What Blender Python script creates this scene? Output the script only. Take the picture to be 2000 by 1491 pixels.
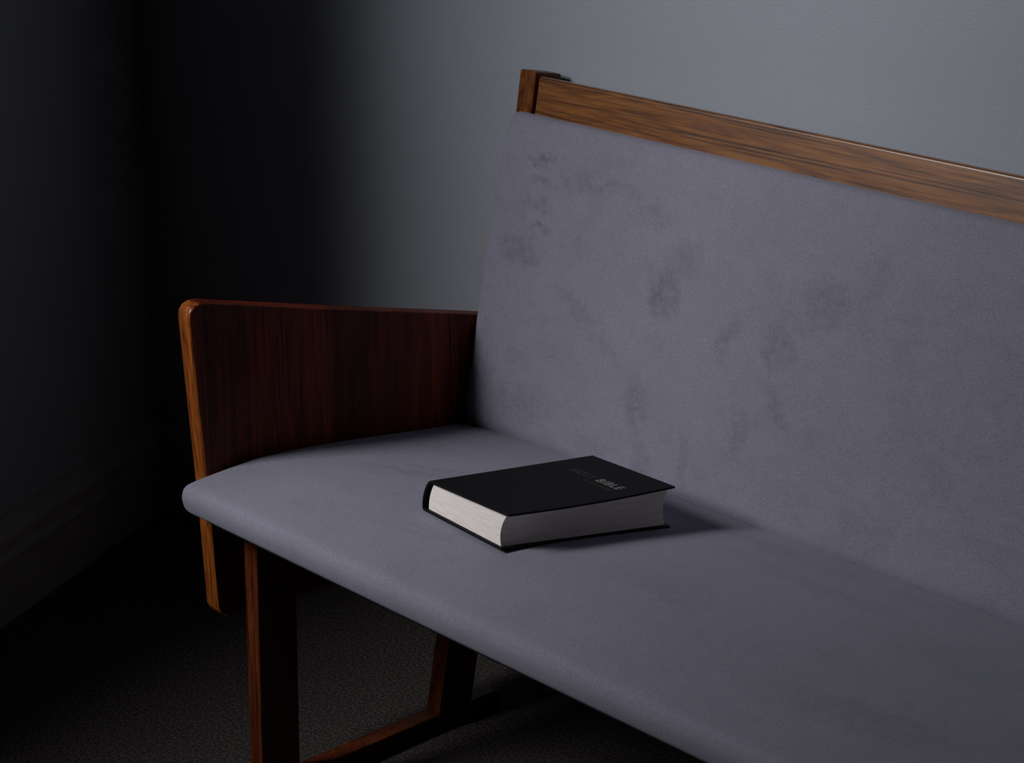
import bpy, bmesh, math, random
from mathutils import Vector, Matrix
R = math.radians
random.seed(4)
scn = bpy.context.scene
C = scn.collection
for o in list(bpy.data.objects):
    bpy.data.objects.remove(o, do_unlink=True)

# ---------------------------------------------------------------- camera
cd = bpy.data.cameras.new('camera'); cam = bpy.data.objects.new('camera', cd); C.objects.link(cam)
cd.sensor_width = 36; cd.sensor_fit = 'HORIZONTAL'; cd.lens = 4230 / 2000 * 36
cd.clip_start = .05; cd.clip_end = 60
cam.location = (2.1437, -1.4399, 1.4879)
cam.rotation_euler = (R(90 - 19.344), 0, R(46.664))
scn.camera = cam

# ---------------------------------------------------------------- world, exposure
w = bpy.data.worlds.new('world'); scn.world = w; w.use_nodes = True
bg = w.node_tree.nodes['Background']; bg.inputs[0].default_value = (.75, .85, 1, 1); bg.inputs[1].default_value = .0010
vs = scn.view_settings
vs.view_transform = 'Standard'; vs.look = 'None'; vs.gamma = 1; vs.exposure = 0; vs.use_curve_mapping = False

# ---------------------------------------------------------------- daylight through the window in the left wall
CORNER = Vector((-.8924, .5702, 0))                       # inner corner of the room, on the floor
DL = Vector((.4315, -.9021, 0)).normalized()              # along the left wall, towards the viewer
DB = Vector((.99476, .10224, 0)).normalized()             # along the back wall, to the right
NL = Vector((-DL.y, DL.x, 0))                             # into the room
NB = Vector((DB.y, -DB.x, 0))
WIN_A, WIN_B, WIN_LO, WIN_HI, REVEAL = 1.345, 2.07, 1.04, 2.18, .16
ld = bpy.data.lights.new('window_daylight', 'AREA'); lo = bpy.data.objects.new('window_daylight', ld); C.objects.link(lo)
ld.shape = 'RECTANGLE'; ld.size = .667; ld.size_y = 1.2
ld.energy = 70; ld.color = (.93, .95, 1.0)
lc = Vector((-.491, -1.568, 2.178)); aim = Vector((.13, .45, .75))   # open sky seen slantwise past the window
lo.location = lc
lo.rotation_euler = (lc - aim).to_track_quat('Z', 'Y').to_euler()   # lamp shines along its -Z, into the room

# ================================================================ helpers
def link(name, me, mat=None, parent=None, smooth=False):
    o = bpy.data.objects.new(name, me); C.objects.link(o)
    if mat: me.materials.append(mat)
    if parent: o.parent = parent
    if smooth:
        for p in me.polygons: p.use_smooth = True
    return o

def from_bm(name, bm, mat=None, parent=None, smooth=False):
    bmesh.ops.recalc_face_normals(bm, faces=bm.faces)
    me = bpy.data.meshes.new(name); bm.to_mesh(me); bm.free()
    return link(name, me, mat, parent, smooth)

def bevel(o, width, seg=3, angle=35):
    m = o.modifiers.new('bevel', 'BEVEL'); m.width = width; m.segments = seg
    m.limit_method = 'ANGLE'; m.angle_limit = R(angle); m.harden_normals = False
    for p in o.data.polygons: p.use_smooth = True
    try:
        ws = o.modifiers.new('wn', 'WEIGHTED_NORMAL'); ws.keep_sharp = True
    except Exception: pass
    return o

def add_box(bm, x0, x1, y0, y1, z0, z1):
    v = [bm.verts.new(p) for p in ((x0,y0,z0),(x1,y0,z0),(x1,y1,z0),(x0,y1,z0),(x0,y0,z1),(x1,y0,z1),(x1,y1,z1),(x0,y1,z1))]
    for f in ((3,2,1,0),(4,5,6,7),(0,1,5,4),(1,2,6,5),(2,3,7,6),(3,0,4,7)): bm.faces.new([v[i] for i in f])

def prism_yz(bm, pts, x0, x1):
    """polygon of (y, z) points extruded along x"""
    a = [bm.verts.new((x0, y, z)) for y, z in pts]; b = [bm.verts.new((x1, y, z)) for y, z in pts]
    bm.faces.new(a); bm.faces.new(list(reversed(b)))
    n = len(pts)
    for i in range(n): bm.faces.new((a[i], b[i], b[(i+1) % n], a[(i+1) % n]))

def catmull(pts, sub=6):
    out = []
    n = len(pts)
    for i in range(n - 1):
        p0 = Vector(pts[max(i-1, 0)]); p1 = Vector(pts[i]); p2 = Vector(pts[i+1]); p3 = Vector(pts[min(i+2, n-1)])
        for k in range(sub):
            t = k / sub
            out.append(.5 * ((2*p1) + (p2-p0)*t + (2*p0-5*p1+4*p2-p3)*t*t + (3*p1-p0-3*p2+p3)*t*t*t))
    out.append(Vector(pts[-1]))
    return out

def tag(o, label=None, cat=None, group=None, kind=None):
    if label: o['label'] = label
    if cat: o['category'] = cat
    if group: o['group'] = group
    if kind: o['kind'] = kind
    return o

# ================================================================ materials
def mat(name):
    m = bpy.data.materials.new(name); m.use_nodes = True
    nt = m.node_tree; b = nt.nodes['Principled BSDF']
    return m, nt, b
def N(nt, t, **kw):
    n = nt.nodes.new(t)
    for k, v in kw.items():
        if hasattr(n, k): setattr(n, k, v)
    return n
def coords(nt, scale=(1,1,1), rot=(0,0,0), loc=(0,0,0)):
    tc = N(nt, 'ShaderNodeTexCoord'); mp = N(nt, 'ShaderNodeMapping')
    mp.inputs['Scale'].default_value = scale; mp.inputs['Rotation'].default_value = rot; mp.inputs['Location'].default_value = loc
    nt.links.new(tc.outputs['Object'], mp.inputs['Vector'])
    return mp.outputs['Vector']
def noise(nt, vec, scale, detail=4, rough=.5, dist=0):
    n = N(nt, 'ShaderNodeTexNoise'); n.inputs['Scale'].default_value = scale; n.inputs['Detail'].default_value = detail
    n.inputs['Roughness'].default_value = rough; n.inputs['Distortion'].default_value = dist
    nt.links.new(vec, n.inputs['Vector']); return n.outputs[0]
def ramp(nt, fac, stops):
    r = N(nt, 'ShaderNodeValToRGB'); e = r.color_ramp.elements
    while len(e) < len(stops): e.new(.5)
    for i, (p, c) in enumerate(stops):
        e[i].position = p; e[i].color = (*c, 1) if len(c) == 3 else c
    nt.links.new(fac, r.inputs[0]); return r.outputs[0]
def mixc(nt, fac, a, b, mode='MIX'):
    m = N(nt, 'ShaderNodeMix'); m.data_type = 'RGBA'; m.blend_type = mode
    if hasattr(fac, 'links'): nt.links.new(fac, m.inputs[0])
    else: m.inputs[0].default_value = fac
    for s, i in ((a, 6), (b, 7)):
        if hasattr(s, 'links'): nt.links.new(s, m.inputs[i])
        else: m.inputs[i].default_value = (*s, 1)
    return m.outputs[2]
def math_(nt, op, a, b=0, clamp=False):
    m = N(nt, 'ShaderNodeMath'); m.operation = op; m.use_clamp = clamp
    for s, i in ((a, 0), (b, 1)):
        if hasattr(s, 'links'): nt.links.new(s, m.inputs[i])
        else: m.inputs[i].default_value = s
    return m.outputs[0]
def bump(nt, b, h, strength, dist, prev=None):
    n = N(nt, 'ShaderNodeBump'); n.inputs['Strength'].default_value = strength; n.inputs['Distance'].default_value = dist
    nt.links.new(h, n.inputs['Height'])
    if prev is not None: nt.links.new(prev, n.inputs['Normal'])
    nt.links.new(n.outputs[0], b.inputs['Normal']); return n.outputs[0]

def wall_material():
    m, nt, b = mat('painted_plaster')
    v = coords(nt)
    big = noise(nt, v, 2.2, 3)
    col = ramp(nt, big, [(.3, (.40, .42, .46)), (.7, (.43, .45, .49))])
    nt.links.new(col, b.inputs['Base Color'])
    b.inputs['Roughness'].default_value = .55; b.inputs['Specular IOR Level'].default_value = .45
    h = noise(nt, v, 260, 3, .6)
    n1 = bump(nt, b, h, .35, .0012)
    bump(nt, b, noise(nt, v, 40, 2), .15, .002, n1)
    return m

def skirting_material():
    m, nt, b = mat('skirting_paint')
    nt.links.new(ramp(nt, noise(nt, coords(nt), 12, 3), [(.3, (.36, .33, .30)), (.7, (.42, .39, .35))]), b.inputs['Base Color'])
    b.inputs['Roughness'].default_value = .4
    return m

def carpet_material():
    m, nt, b = mat('carpet_pile')
    v = coords(nt)
    n1 = noise(nt, v, 230, 3, .75); n2 = noise(nt, v, 9, 3)
    c = ramp(nt, n1, [(.34, (.012, .010, .009)), (.5, (.095, .078, .072)), (.66, (.27, .225, .21))])
    c = mixc(nt, math_(nt, 'MULTIPLY', n2, .6), c, (.08, .064, .06))
    nt.links.new(c, b.inputs['Base Color']); b.inputs['Roughness'].default_value = 1; b.inputs['Specular IOR Level'].default_value = .1
    bump(nt, b, n1, 1, .006)
    return m

def fabric_material(name, smears, plane, base=(.275, .262, .318)):
    """brushed velour: fine weave, soft nap patches and the darker brushed smears at (u, z/y, ru, rv, angle, strength)"""
    m, nt, b = mat(name)
    v = coords(nt)
    nap = noise(nt, v, 7, 5, .6, .6)
    nap2 = noise(nt, coords(nt, (1, 1.6, 1.6), (0, 0, .5)), 22, 5, .65, 1.2)
    tot = math_(nt, 'ADD', math_(nt, 'MULTIPLY', nap, .55), math_(nt, 'MULTIPLY', nap2, .45))
    shade = ramp(nt, tot, [(.34, tuple(c * .88 for c in base)), (.47, tuple(c * .98 for c in base)), (.66, tuple(c * 1.05 for c in base))])
    sep = N(nt, 'ShaderNodeSeparateXYZ')
    tc = N(nt, 'ShaderNodeTexCoord'); nt.links.new(tc.outputs['Object'], sep.inputs[0])
    U = sep.outputs[0]; V = sep.outputs[2 if plane == 'XZ' else 1]
    wob = noise(nt, v, 26, 4, .7); wob2 = noise(nt, coords(nt, loc=(3, 5, 2)), 26, 4, .7)
    U = math_(nt, 'ADD', U, math_(nt, 'MULTIPLY', math_(nt, 'SUBTRACT', wob, .5), .07))
    V = math_(nt, 'ADD', V, math_(nt, 'MULTIPLY', math_(nt, 'SUBTRACT', wob2, .5), .07))
    total = None
    for (u0, v0, ru, rv, ang, st) in smears:
        ca, sa = math.cos(R(ang)), math.sin(R(ang))
        du = math_(nt, 'SUBTRACT', U, u0); dv = math_(nt, 'SUBTRACT', V, v0)
        a = math_(nt, 'ADD', math_(nt, 'MULTIPLY', du, ca / ru), math_(nt, 'MULTIPLY', dv, sa / ru))
        c = math_(nt, 'ADD', math_(nt, 'MULTIPLY', du, -sa / rv), math_(nt, 'MULTIPLY', dv, ca / rv))
        d2 = math_(nt, 'ADD', math_(nt, 'MULTIPLY', a, a), math_(nt, 'MULTIPLY', c, c))
        f = math_(nt, 'MULTIPLY', math_(nt, 'SUBTRACT', 1, d2, True), st)
        total = f if total is None else math_(nt, 'MAXIMUM', total, f)
    fine = noise(nt, v, 90, 5, .7)
    if total is not None:
        total = math_(nt, 'MULTIPLY', total, math_(nt, 'MULTIPLY', math_(nt, 'SUBTRACT', fine, .30, True), 3.2, True), True)
        shade = mixc(nt, total, shade, tuple(c * .66 for c in base))
    th = noise(nt, coords(nt, (1, 1, 1)), 700, 2, .6)
    shade = mixc(nt, .5, shade, ramp(nt, th, [(.3, (.55, .55, .55)), (.7, (1.35, 1.35, 1.35))]), 'MULTIPLY')
    nt.links.new(shade, b.inputs['Base Color'])
    b.inputs['Roughness'].default_value = 1; b.inputs['Specular IOR Level'].default_value = .15
    b.inputs['Sheen Weight'].default_value = .25; b.inputs['Sheen Roughness'].default_value = .45
    b.inputs['Sheen Tint'].default_value = (.85, .87, 1, 1)
    wv = N(nt, 'ShaderNodeTexWave'); wv.wave_type = 'BANDS'; wv.bands_direction = 'DIAGONAL'
    wv.inputs['Scale'].default_value = 260; wv.inputs['Distortion'].default_value = 2.5; wv.inputs['Detail'].default_value = 1
    nt.links.new(v, wv.inputs['Vector'])
    hb = math_(nt, 'ADD', math_(nt, 'MULTIPLY', wv.outputs[1], .12), math_(nt, 'MULTIPLY', th, .8))
    n1 = bump(nt, b, hb, .45, .0012)
    bump(nt, b, nap2, .2, .002, n1)
    return m

def wood_material(name, stops, stretch, scale=26, rough=.32, staves=None, coat=.5, spec=.5, wavy=1.2, coat_r=.16):
    """lacquered hardwood; stretch = per-axis scale, the small one runs along the grain"""
    m, nt, b = mat(name)
    v = coords(nt, stretch)
    g = noise(nt, v, scale, 6, .62, wavy)
    pores = noise(nt, coords(nt, tuple(s * (.6 if s < .5 else 4) for s in stretch)), scale * 1.7, 3, .6)
    col = ramp(nt, g, stops)
    col = mixc(nt, math_(nt, 'MULTIPLY', math_(nt, 'SUBTRACT', .49, pores, True), 6, True), col, tuple(c * .45 for c in stops[0][1]))
    if staves:
        sep = N(nt, 'ShaderNodeSeparateXYZ'); tc = N(nt, 'ShaderNodeTexCoord'); nt.links.new(tc.outputs['Object'], sep.inputs[0])
        idx = math_(nt, 'FLOOR', math_(nt, 'DIVIDE', math_(nt, 'ADD', sep.outputs[1], .015), staves))
        wn = N(nt, 'ShaderNodeTexWhiteNoise'); wn.noise_dimensions = '1D'; nt.links.new(idx, wn.inputs['W'])
        col = mixc(nt, 1, col, ramp(nt, wn.outputs[0], [(0, (.72, .68, .66)), (1, (1.3, 1.2, 1.1))]), 'MULTIPLY')
    nt.links.new(col, b.inputs['Base Color'])
    b.inputs['Roughness'].default_value = rough; b.inputs['Specular IOR Level'].default_value = spec
    b.inputs['Coat Weight'].default_value = coat; b.inputs['Coat Roughness'].default_value = coat_r
    bump(nt, b, math_(nt, 'ADD', g, pores), .12, .0008)
    return m

AMBER = [(.28, (.070, .020, .003)), (.45, (.20, .066, .010)), (.6, (.30, .105, .016)), (.75, (.40, .155, .030))]
RED = [(.3, (.060, .009, .004)), (.5, (.135, .022, .008)), (.72, (.21, .042, .012))]
M = dict(
    wall=wall_material(), skirt=skirting_material(), carpet=carpet_material(),
    rail=wood_material('rail_timber', AMBER, (.07, 1, 1), 60, .34, wavy=2.2, coat=1, spec=.35, coat_r=.34),
    upright=wood_material('upright_timber', [(p, (c[0]*.8, c[1]*.7, c[2]*.7)) for p, c in AMBER], (1, 1, .10), 60, .42, coat=.12, spec=.25),
    panel=wood_material('stave_timber', RED, (1, 1, .09), 50, .45, staves=.068, coat=.05, spec=.15),
    edge=wood_material('edge_timber', [(p, (c[0]*1.5, c[1]*1.15, c[2]*1.15)) for p, c in AMBER], (1, 1, .12), 55, .36, coat=.8, spec=.3),
    leg=wood_material('leg_timber', [(.28, (.050, .008, .003)), (.5, (.125, .026, .007)), (.72, (.20, .052, .012))], (1, 1, .10), 60, .42, coat=.12, spec=.2),
)

# ================================================================ room
def wall_with_opening():
    bm = bmesh.new(); T = .22; L = 3.4; H = 2.6
    def quad_box(s0, s1, z0, z1):
        vs_ = []
        for z in (z0, z1):
            for s, t in ((s0, 0), (s1, 0), (s1, -T), (s0, -T)):
                p = CORNER + DL * s + NL * t; vs_.append(bm.verts.new((p.x, p.y, z)))
        for f in ((0,1,2,3),(4,5,6,7),(0,1,5,4),(1,2,6,5),(2,3,7,6),(3,0,4,7)): bm.faces.new([vs_[i] for i in f])
    quad_box(-.25, WIN_A, 0, H); quad_box(WIN_B, L, 0, H)
    quad_box(WIN_A, WIN_B, 0, WIN_LO); quad_box(WIN_A, WIN_B, WIN_HI, H)
    return from_bm('wall_left', bm, M['wall'])
tag(wall_with_opening(), kind='structure')

bm = bmesh.new()
vv = []
for z in (0, 2.6):
    for s, t in ((-.25, 0), (4.2, 0), (4.2, -.2), (-.25, -.2)):
        p = CORNER + DB * s + NB * t; vv.append(bm.verts.new((p.x, p.y, z)))
for f in ((0,1,2,3),(4,5,6,7),(0,1,5,4),(1,2,6,5),(2,3,7,6),(3,0,4,7)): bm.faces.new([vv[i] for i in f])
tag(from_bm('wall_back', bm, M['wall']), kind='structure')

bm = bmesh.new(); add_box(bm, -1.6, 3.6, -3.4, 1.3, -.05, 0)
tag(from_bm('floor', bm, M['carpet']), kind='structure')

# skirting: moulded profile (distance from wall, height)
SK = [(0, 0), (.020, 0), (.020, .096), (.0235, .099), (.0235, .104), (.019, .107), (.0165, .113), (.0165, .126),
      (.0145, .131), (.017, .1335), (.0235, .1365), (.0225, .142), (.017, .149), (.0125, .157), (.0085, .163), (.004, .1665), (0, .167)]
def skirting(name, corner, d, n, length, miter):
    bm = bmesh.new(); a = []; b = []
    for off, z in SK:
        p = corner + n * off + d * (off * miter); a.append(bm.verts.new((p.x, p.y, z)))
        q = corner + n * off + d * length; b.append(bm.verts.new((q.x, q.y, z)))
    k = len(SK)
    for i in range(k): bm.faces.new((a[i], b[i], b[(i+1) % k], a[(i+1) % k]))
    bm.faces.new(a); bm.faces.new(list(reversed(b)))
    return tag(from_bm(name, bm, M['skirt']), kind='structure')
half = DL.angle(DB) / 2
mit = 1 / math.tan(half)
skirting('baseboard_left', CORNER, DL, NL, 3.3, mit)
skirting('baseboard_back', CORNER, DB, NB, 4.1, mit)

# window lining and sill board of the opening
bm = bmesh.new()
def win_bar(bm, s0, s1, t0, t1, z0, z1):
    v_ = []
    for z in (z0, z1):
        for s, t in ((s0, t0), (s1, t0), (s1, t1), (s0, t1)):
            p = CORNER + DL * s + NL * t; v_.append(bm.verts.new((p.x, p.y, z)))
    for f in ((0,1,2,3),(4,5,6,7),(0,1,5,4),(1,2,6,5),(2,3,7,6),(3,0,4,7)): bm.faces.new([v_[i] for i in f])
f_ = .045
win_bar(bm, WIN_A, WIN_A + f_, -REVEAL, -REVEAL + .04, WIN_LO, WIN_HI)
win_bar(bm, WIN_B - f_, WIN_B, -REVEAL, -REVEAL + .04, WIN_LO, WIN_HI)
win_bar(bm, WIN_A + f_, WIN_B - f_, -REVEAL, -REVEAL + .04, WIN_LO, WIN_LO + f_)
win_bar(bm, WIN_A + f_, WIN_B - f_, -REVEAL, -REVEAL + .04, WIN_HI - f_, WIN_HI)
tag(from_bm('window_1', bm, M['skirt']), kind='structure')

# ================================================================ bench
DZ = .02                                                   # floor sits 2 cm under the measuring plane
LEN = 1.80
bench = bpy.data.objects.new('upholstered_bench', None); C.objects.link(bench)
bench.location = (0, 0, DZ)
tag(bench, 'long wooden bench with grey velour seat and back cushions against the wall', 'bench')

SEAT_TOP = [(.026, .3895), (.018, .3915), (.0095, .3965), (.003, .4045), (0, .4155), (.001, .4245), (.006, .4325), (.018, .4362),
            (.048, .4385), (.095, .4405), (.135, .4405), (.21, .4340), (.30, .4225), (.385, .4105), (.455, .4010), (.485, .3955), (.53, .3840)]
def seat_bump(x, y):
    b = .0065 * (1 - math.exp(-x / .14)) * (1 - math.exp(-(LEN - x) / .14))
    k = min(1, max(0, (y - .0) / .2))
    return b * (.3 + .7 * k)

BACK_FACE = [(.4970, .3850), (.4905, .3960), (.4868, .4070), (.4868, .4200), (.4918, .4488), (.4982, .4848), (.5045, .5180), (.5105, .5572), (.5275, .6386),
             (.5400, .7032), (.5535, .7592), (.5640, .7960), (.5720, .8160), (.5765, .8245), (.5825, .8290), (.5900, .8300)]

def loft(name, top, under, xs, ends_r, material, parent, bumpfn=None, sub=5):
    """cushion: a closed profile (crowned face, flat underside) carried along x with rounded ends"""
    prof = catmull(top, sub)
    loop = [(p.x, p.y, 1) for p in prof] + [(y, z, 0) for y, z in under]
    n = len(loop)
    ctr = Vector((sum(p[0] for p in loop) / n, sum(p[1] for p in loop) / n))
    # inward normals
    nrm = []
    area = sum(loop[i][0]*loop[(i+1)%n][1] - loop[(i+1)%n][0]*loop[i][1] for i in range(n))
    for i in range(n):
        a = Vector(loop[i-1][:2]); b = Vector(loop[(i+1) % n][:2]); t = (b - a).normalized()
        q = Vector((-t.y, t.x)) * (1 if area > 0 else -1); nrm.append(q)
    bm = bmesh.new(); rings = []
    for x in xs:
        d = min(x, LEN_X[1] - x) if parent is not None else x
        e = 0
        if d < ends_r: e = ends_r - math.sqrt(max(0, ends_r**2 - (ends_r - d)**2))
        ring = []
        for (y, z, k), q in zip(loop, nrm):
            e2 = e * (1 if k else .4)
            yy = y + q.x * e2; zz = z + q.y * e2
            if bumpfn and k: 
                dy, dz = bumpfn(x, y, z); yy += dy; zz += dz
            ring.append(bm.verts.new((x, yy, zz)))
        rings.append(ring)
    for a, b in zip(rings, rings[1:]):
        for i in range(n): bm.faces.new((a[i], b[i], b[(i+1) % n], a[(i+1) % n]))
    bm.faces.new(rings[0]); bm.faces.new(list(reversed(rings[-1])))
    o = from_bm(name, bm, material, parent, True)
    m = o.modifiers.new('edge', 'EDGE_SPLIT'); m.split_angle = R(60)
    return o
LEN_X = (0, LEN)
def stations(r):
    s = [0] + [r * (1 - math.cos(R(a))) for a in (12, 25, 40, 55, 72, 90)]
    mid = [.035 + (LEN - .07) * i / 90 for i in range(91)]
    t = [LEN - q for q in reversed(s)]
    return s + [q for q in mid if q > s[-1] + .003 and q < t[0] - .003] + t

seat_smears = [(.17, .245, .11, .016, 30, .8), (.22, .300, .13, .016, 25, .6), (.10, .350, .07, .02, 20, .45), (.36, .12, .12, .016, 10, .35), (.66, .20, .07, .03, 0, .45),
               (.75, .38, .14, .03, 0, .45), (.98, .12, .15, .04, 10, .5), (.62, .44, .20, .02, 0, .4), (.95, .33, .12, .05, 0, .4)]
back_smears = [(.092, .782, .034, .010, 0, 1), (.098, .752, .030, .009, 0, .8), (.095, .722, .034, .012, 0, .8), (.105, .690, .034, .006, 6, .9), (.07, .655, .050, .026, -10, .8),
               (.20, .765, .10, .010, 6, .55), (.30, .745, .055, .020, 4, .5), (.37, .70, .045, .03, 0, .5), (.340, .655, .034, .045, 8, 1), (.20, .60, .07, .010, -16, .5), (.24, .57, .07, .010, -20, .4),
               (.32, .50, .03, .035, 0, .75), (.345, .42, .018, .060, 12, .7), (.12, .455, .07, .035, 0, .6), (.60, .70, .045, .035, 0, .6),
               (.54, .63, .04, .028, -30, .7), (.46, .62, .014, .040, -18, .7), (.55, .56, .05, .016, -40, .6), (.50, .51, .02, .035, 0, .5),
               (.70, .45, .06, .035, 0, .4), (.66, .72, .02, .06, -10, .4), (.03, .50, .03, .06, 0, .5), (.42, .45, .012, .05, 8, .5), (.25, .43, .06, .02, 0, .4)]
M['seat_fabric'] = fabric_material('seat_velour', seat_smears, 'XY', (.236, .225, .272))
M['back_fabric'] = fabric_material('back_velour', back_smears, 'XZ')

def sb(x, y, z):
    k = min(1, max(0, (z - .40) / .03)) if y < .2 else 1
    # two faint pulled creases near the arm
    cr = 0
    if .05 < y < .42:
        for (cx, cy, ang, L_, a) in ((.16, .235, 38, .10, .0020), (.20, .275, 34, .12, -.0017)):
            dx, dy = x - cx, y - cy; u = dx*math.cos(R(ang)) + dy*math.sin(R(ang)); v = -dx*math.sin(R(ang)) + dy*math.cos(R(ang))
            cr += a * math.exp(-(u/L_)**2 - (v/.010)**2)
    return 0, seat_bump(x, y) * k + cr
seat = loft('seat_cushion', SEAT_TOP, [(.53, .372), (.04, .372)], stations(.012), .012, M['seat_fabric'], bench, sb)
def bb(x, y, z):
    k = math.sin(math.pi * min(1, max(0, (z - .39) / .44)))
    b = (1 - math.exp(-x / .10)) * (1 - math.exp(-(LEN - x) / .10))
    return -.004 * k * b, 0
back = loft('back_cushion', BACK_FACE, [(.598, .826), (.600, .815), (.505, .385)], stations(.012), .012, M['back_fabric'], bench, bb)

# end panels (arms) ------------------------------------------------
PANEL = [(.0600, .2330), (.0540, .2440), (.0485, .3727), (.0450, .4370), (.0393, .5279), (.0325, .6380), (.0320, .6470), (.0345, .6555), (.0400, .6615),
         (.0480, .6642), (.0580, .6638), (.25, .6148), (.5096, .5508), (.66, .512), (.665, .505), (.640, .214), (.632, .206), (.30, .2140), (.085, .2225), (.070, .2255)]
def arm(x0, x1):
    bm = bmesh.new(); prism_yz(bm, PANEL, x0, x1)
    o = from_bm('arm_panel', bm, M['panel'], bench)
    o.data.materials.append(M['edge'])
    for p in o.data.polygons:
        if p.normal.y < -.3: p.material_index = 1  # top edge keeps the darker panel timber, its weaker light put into the colour
    bevel(o, .0035, 3, 60)
    for p in o.data.polygons: p.use_smooth = False if abs(p.normal.x) > .5 else True
    return o
arm(-.029, -.0025); arm(LEN + .0025, LEN + .029)

# uprights, rail ----------------------------------------------------
def up_y(z): return .5998 - (.8846 - z) * .158
def upright(x0, x1):
    bm = bmesh.new()
    zt, zb = .8862, .33
    pts = [(up_y(zb), zb), (up_y(zt), zt), (up_y(zt) + .0510, zt - .0100), (up_y(zb) + .055, zb)]
    prism_yz(bm, pts, x0, x1)
    return bevel(from_bm('back_upright', bm, M['upright'], bench), .003, 3)
upright(-.002, .029); upright(LEN - .029, LEN + .002)
bm = bmesh.new()
a = 15.0
def rail_pt(u, v_):   # u back along the top face, v_ down the front face
    return (.6003 + .0005 + u * math.cos(R(a)) - v_ * math.sin(R(10)), .8810 - u * math.sin(R(a)) - v_ * math.cos(R(10)))
prism_yz(bm, [rail_pt(0, 0), rail_pt(.046, 0), rail_pt(.046, .10), rail_pt(0, .10)], .0335, LEN - .0335)
rail = bevel(from_bm('top_rail', bm, M['rail'], bench), .0045, 4)

# leg frames ---------------------------------------------------------
def leg_frame(xi, s):
    x0, x1 = (xi - .027, xi) if s > 0 else (xi, xi + .027)
    bm = bmesh.new(); prism_yz(bm, [(.0505, .008), (.0565, .372), (.1195, .372), (.1130, .008)], x0, x1)
    bevel(from_bm('leg', bm, M['leg'], bench), .002, 2)
    bm = bmesh.new(); prism_yz(bm, [(.3600, .008), (.4290, .372), (.4920, .372), (.4230, .008)], x0, x1)
    bevel(from_bm('leg', bm, M['leg'], bench), .002, 2)
    bm = bmesh.new(); prism_yz(bm, [(.020, -.020), (.020, .006), (.026, .0115), (.470, .0075), (.478, .001), (.478, -.020)], x0, x1)
    bevel(from_bm('foot_runner', bm, M['leg'], bench), .002, 2)
leg_frame(.085, 1); leg_frame(LEN - .085, -1)
bm = bmesh.new(); add_box(bm, .0, LEN, .12, .50, .352, .3715)
from_bm('seat_board', bm, M['panel'], bench)

# ================================================================ book
def V3(*a): return Vector(a)
def simple(name, col, rough, noise_scale=None, bumpd=.0003, spec=.5):
    m, nt, b = mat(name); b.inputs['Base Color'].default_value = (*col, 1); b.inputs['Roughness'].default_value = rough
    b.inputs['Specular IOR Level'].default_value = spec
    if noise_scale: bump(nt, b, noise(nt, coords(nt), noise_scale, 4, .6), .5, bumpd)
    return m
M['cover'] = simple('grained_book_cloth', (.0045, .0035, .0045), .62, 900, .0004, .15)
M['foil_thin'] = simple('worn_foil', (.045, .042, .04), .6)
M['foil'] = simple('silver_foil', (.19, .175, .16), .5)
m, nt, b = mat('page_edges')
vz = coords(nt, (2, 2, 60)); g = noise(nt, vz, 16, 5, .65)
nt.links.new(ramp(nt, g, [(.3, (.68, .57, .49)), (.5, (.89, .81, .74)), (.75, (.93, .89, .84))]), b.inputs['Base Color'])
b.inputs['Roughness'].default_value = .9; bump(nt, b, g, .4, .0006)
M['pages'] = m


KB = .9905
W_, L_, TH = .1617 * KB, .2555 * KB, .0405 * KB
RM = Matrix(((0.99106494, 0.1238144, -0.04960116), (-0.11810182, 0.98742791, 0.1050623), (0.0619858, -0.09826558, 0.99322789)))
book = bpy.data.objects.new('bible', None); C.objects.link(book)
A_ = cam.location + (Vector((.2891, .1724, .4770 + DZ)) - cam.location) * KB
book.matrix_world = Matrix.Translation(A_ - RM.col[2] * TH) @ RM.to_4x4()
tag(book, 'thick black hardback bible lying closed on the grey seat', 'book')
def bh(u, v):                                              # thickness of the closed book under (u, v) of the front cover
    a, b = u / W_, v / L_
    return KB * (.0405*(1-a)*(1-b) + .0470*a*(1-b) + .0552*a*b + .0430*(1-a)*b)
def bp(u, v, t, dz=0):
    a = min(1, max(0, u / W_)); b = min(1, max(0, v / L_))
    sag = -.0025 * math.sin(math.pi * b) * a * t
    return (u - (.0115 * (1 - b) + .0045 * b) * (1 - t), v, TH - bh(u, v) * (1 - t) + sag + dz)
def board(name, t, dz0, dz1):
    bm = bmesh.new(); nu, nv = 6, 12; g = []
    for dz in (dz0, dz1):
        g.append([[bm.verts.new(bp(-.001 + (W_ + .001) * i / nu, L_ * j / nv, t, dz)) for j in range(nv + 1)] for i in range(nu + 1)])
    for i in range(nu):
        for j in range(nv):
            for k in (0, 1): bm.faces.new((g[k][i][j], g[k][i+1][j], g[k][i+1][j+1], g[k][i][j+1]))
    for i in range(nu):
        for j in (0, nv): bm.faces.new((g[0][i][j], g[0][i+1][j], g[1][i+1][j], g[1][i][j]))
    for j in range(nv):
        for i in (0, nu): bm.faces.new((g[0][i][j], g[0][i][j+1], g[1][i][j+1], g[1][i][j]))
    return bevel(from_bm(name, bm, M['cover'], book), .0007, 2, 50)
board('front_cover', 1, -.0028, 0)
board('back_cover', 0, 0, .0028)
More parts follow.
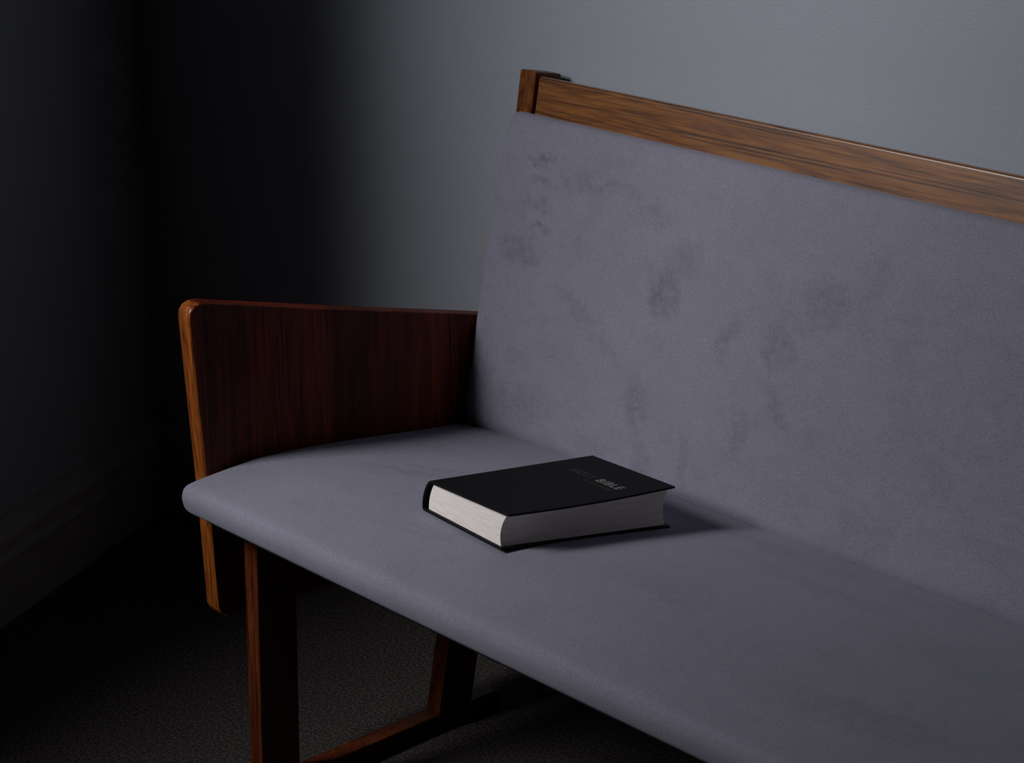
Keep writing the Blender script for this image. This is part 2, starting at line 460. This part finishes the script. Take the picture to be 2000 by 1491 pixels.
def sheet(name, lo_v, hi_v, left, right, t0, t1, m_, n=14, nv=10):
    bm = bmesh.new(); rings = []
    for j in range(nv + 1):
        v = lo_v + (hi_v - lo_v) * j / nv; ring = []
        for i in range(n + 1):
            t = t0 + (t1 - t0) * i / n; ring.append(bm.verts.new(bp(left(t), v, t)))
        for i in range(n, -1, -1):
            t = t0 + (t1 - t0) * i / n; ring.append(bm.verts.new(bp(right(t), v, t)))
        rings.append(ring)
    k = len(rings[0])
    for a, b in zip(rings, rings[1:]):
        for i in range(k): bm.faces.new((a[i], b[i], b[(i+1) % k], a[(i+1) % k]))
    def cap(r):
        for i in range(n): bm.faces.new((r[i], r[i+1], r[k-2-i], r[k-1-i]))
    cap(rings[0]); cap(rings[-1])
    o = from_bm(name, bm, m_, book, True); m = o.modifiers.new('edge', 'EDGE_SPLIT'); m.split_angle = R(45)
    return o
q = lambda t: 1 - (2 * t - 1) ** 2
sheet('page_block', .0042, L_ - .0042, lambda t: .0055 - .0045 * q(t), lambda t: W_ - .0035 - .0095 * q(t) ** .8, .055, .945, M['pages'])
sheet('spine', 0, L_, lambda t: -.0010 - .0065 * q(t) ** .7, lambda t: .0012 - .0062 * q(t) ** .7, .0, 1.0, M['cover'])

def lettering(name, body, x0, x1, y, bold, m_, label=None, fixed=None):
    cu = bpy.data.curves.new(name, 'FONT'); cu.body = body; cu.size = .02; cu.offset = bold; cu.space_character = 1.12
    cu.extrude = .00004; cu.resolution_u = 6
    t = bpy.data.objects.new(name + '_src', cu); C.objects.link(t)
    bpy.context.view_layer.update()
    me = bpy.data.meshes.new_from_object(t.evaluated_get(bpy.context.evaluated_depsgraph_get()))
    bpy.data.objects.remove(t, do_unlink=True)
    xs = [v.co.x for v in me.vertices]; a, b = min(xs), max(xs); sx = (x1 - x0) / (b - a); ys = max(v.co.y for v in me.vertices)
    sy = fixed / ys if fixed else sx
    for v in me.vertices:
        u = x0 + (v.co.x - a) * sx; vv_ = y + v.co.y * sy
        v.co = Vector(bp(u, vv_, 1, .00012 + (v.co.z > 0) * .00004))
    me.materials.clear()
    o = link(name, me, m_, book)
    if label: o['label'] = label
    return o
lettering('cover_title', 'HOLY', .0385, .0825, .183, 0, M['foil_thin'], 'thin faint capitals HOLY', .0135)
lettering('cover_title', 'BIBLE', .0905, .1345, .183, .00055, M['foil'], 'bold silver capitals BIBLE', .0135)
lettering('cover_subtitle', 'Authorised Version', .082, .134, .171, 0, M['foil_thin'], None, .0062)
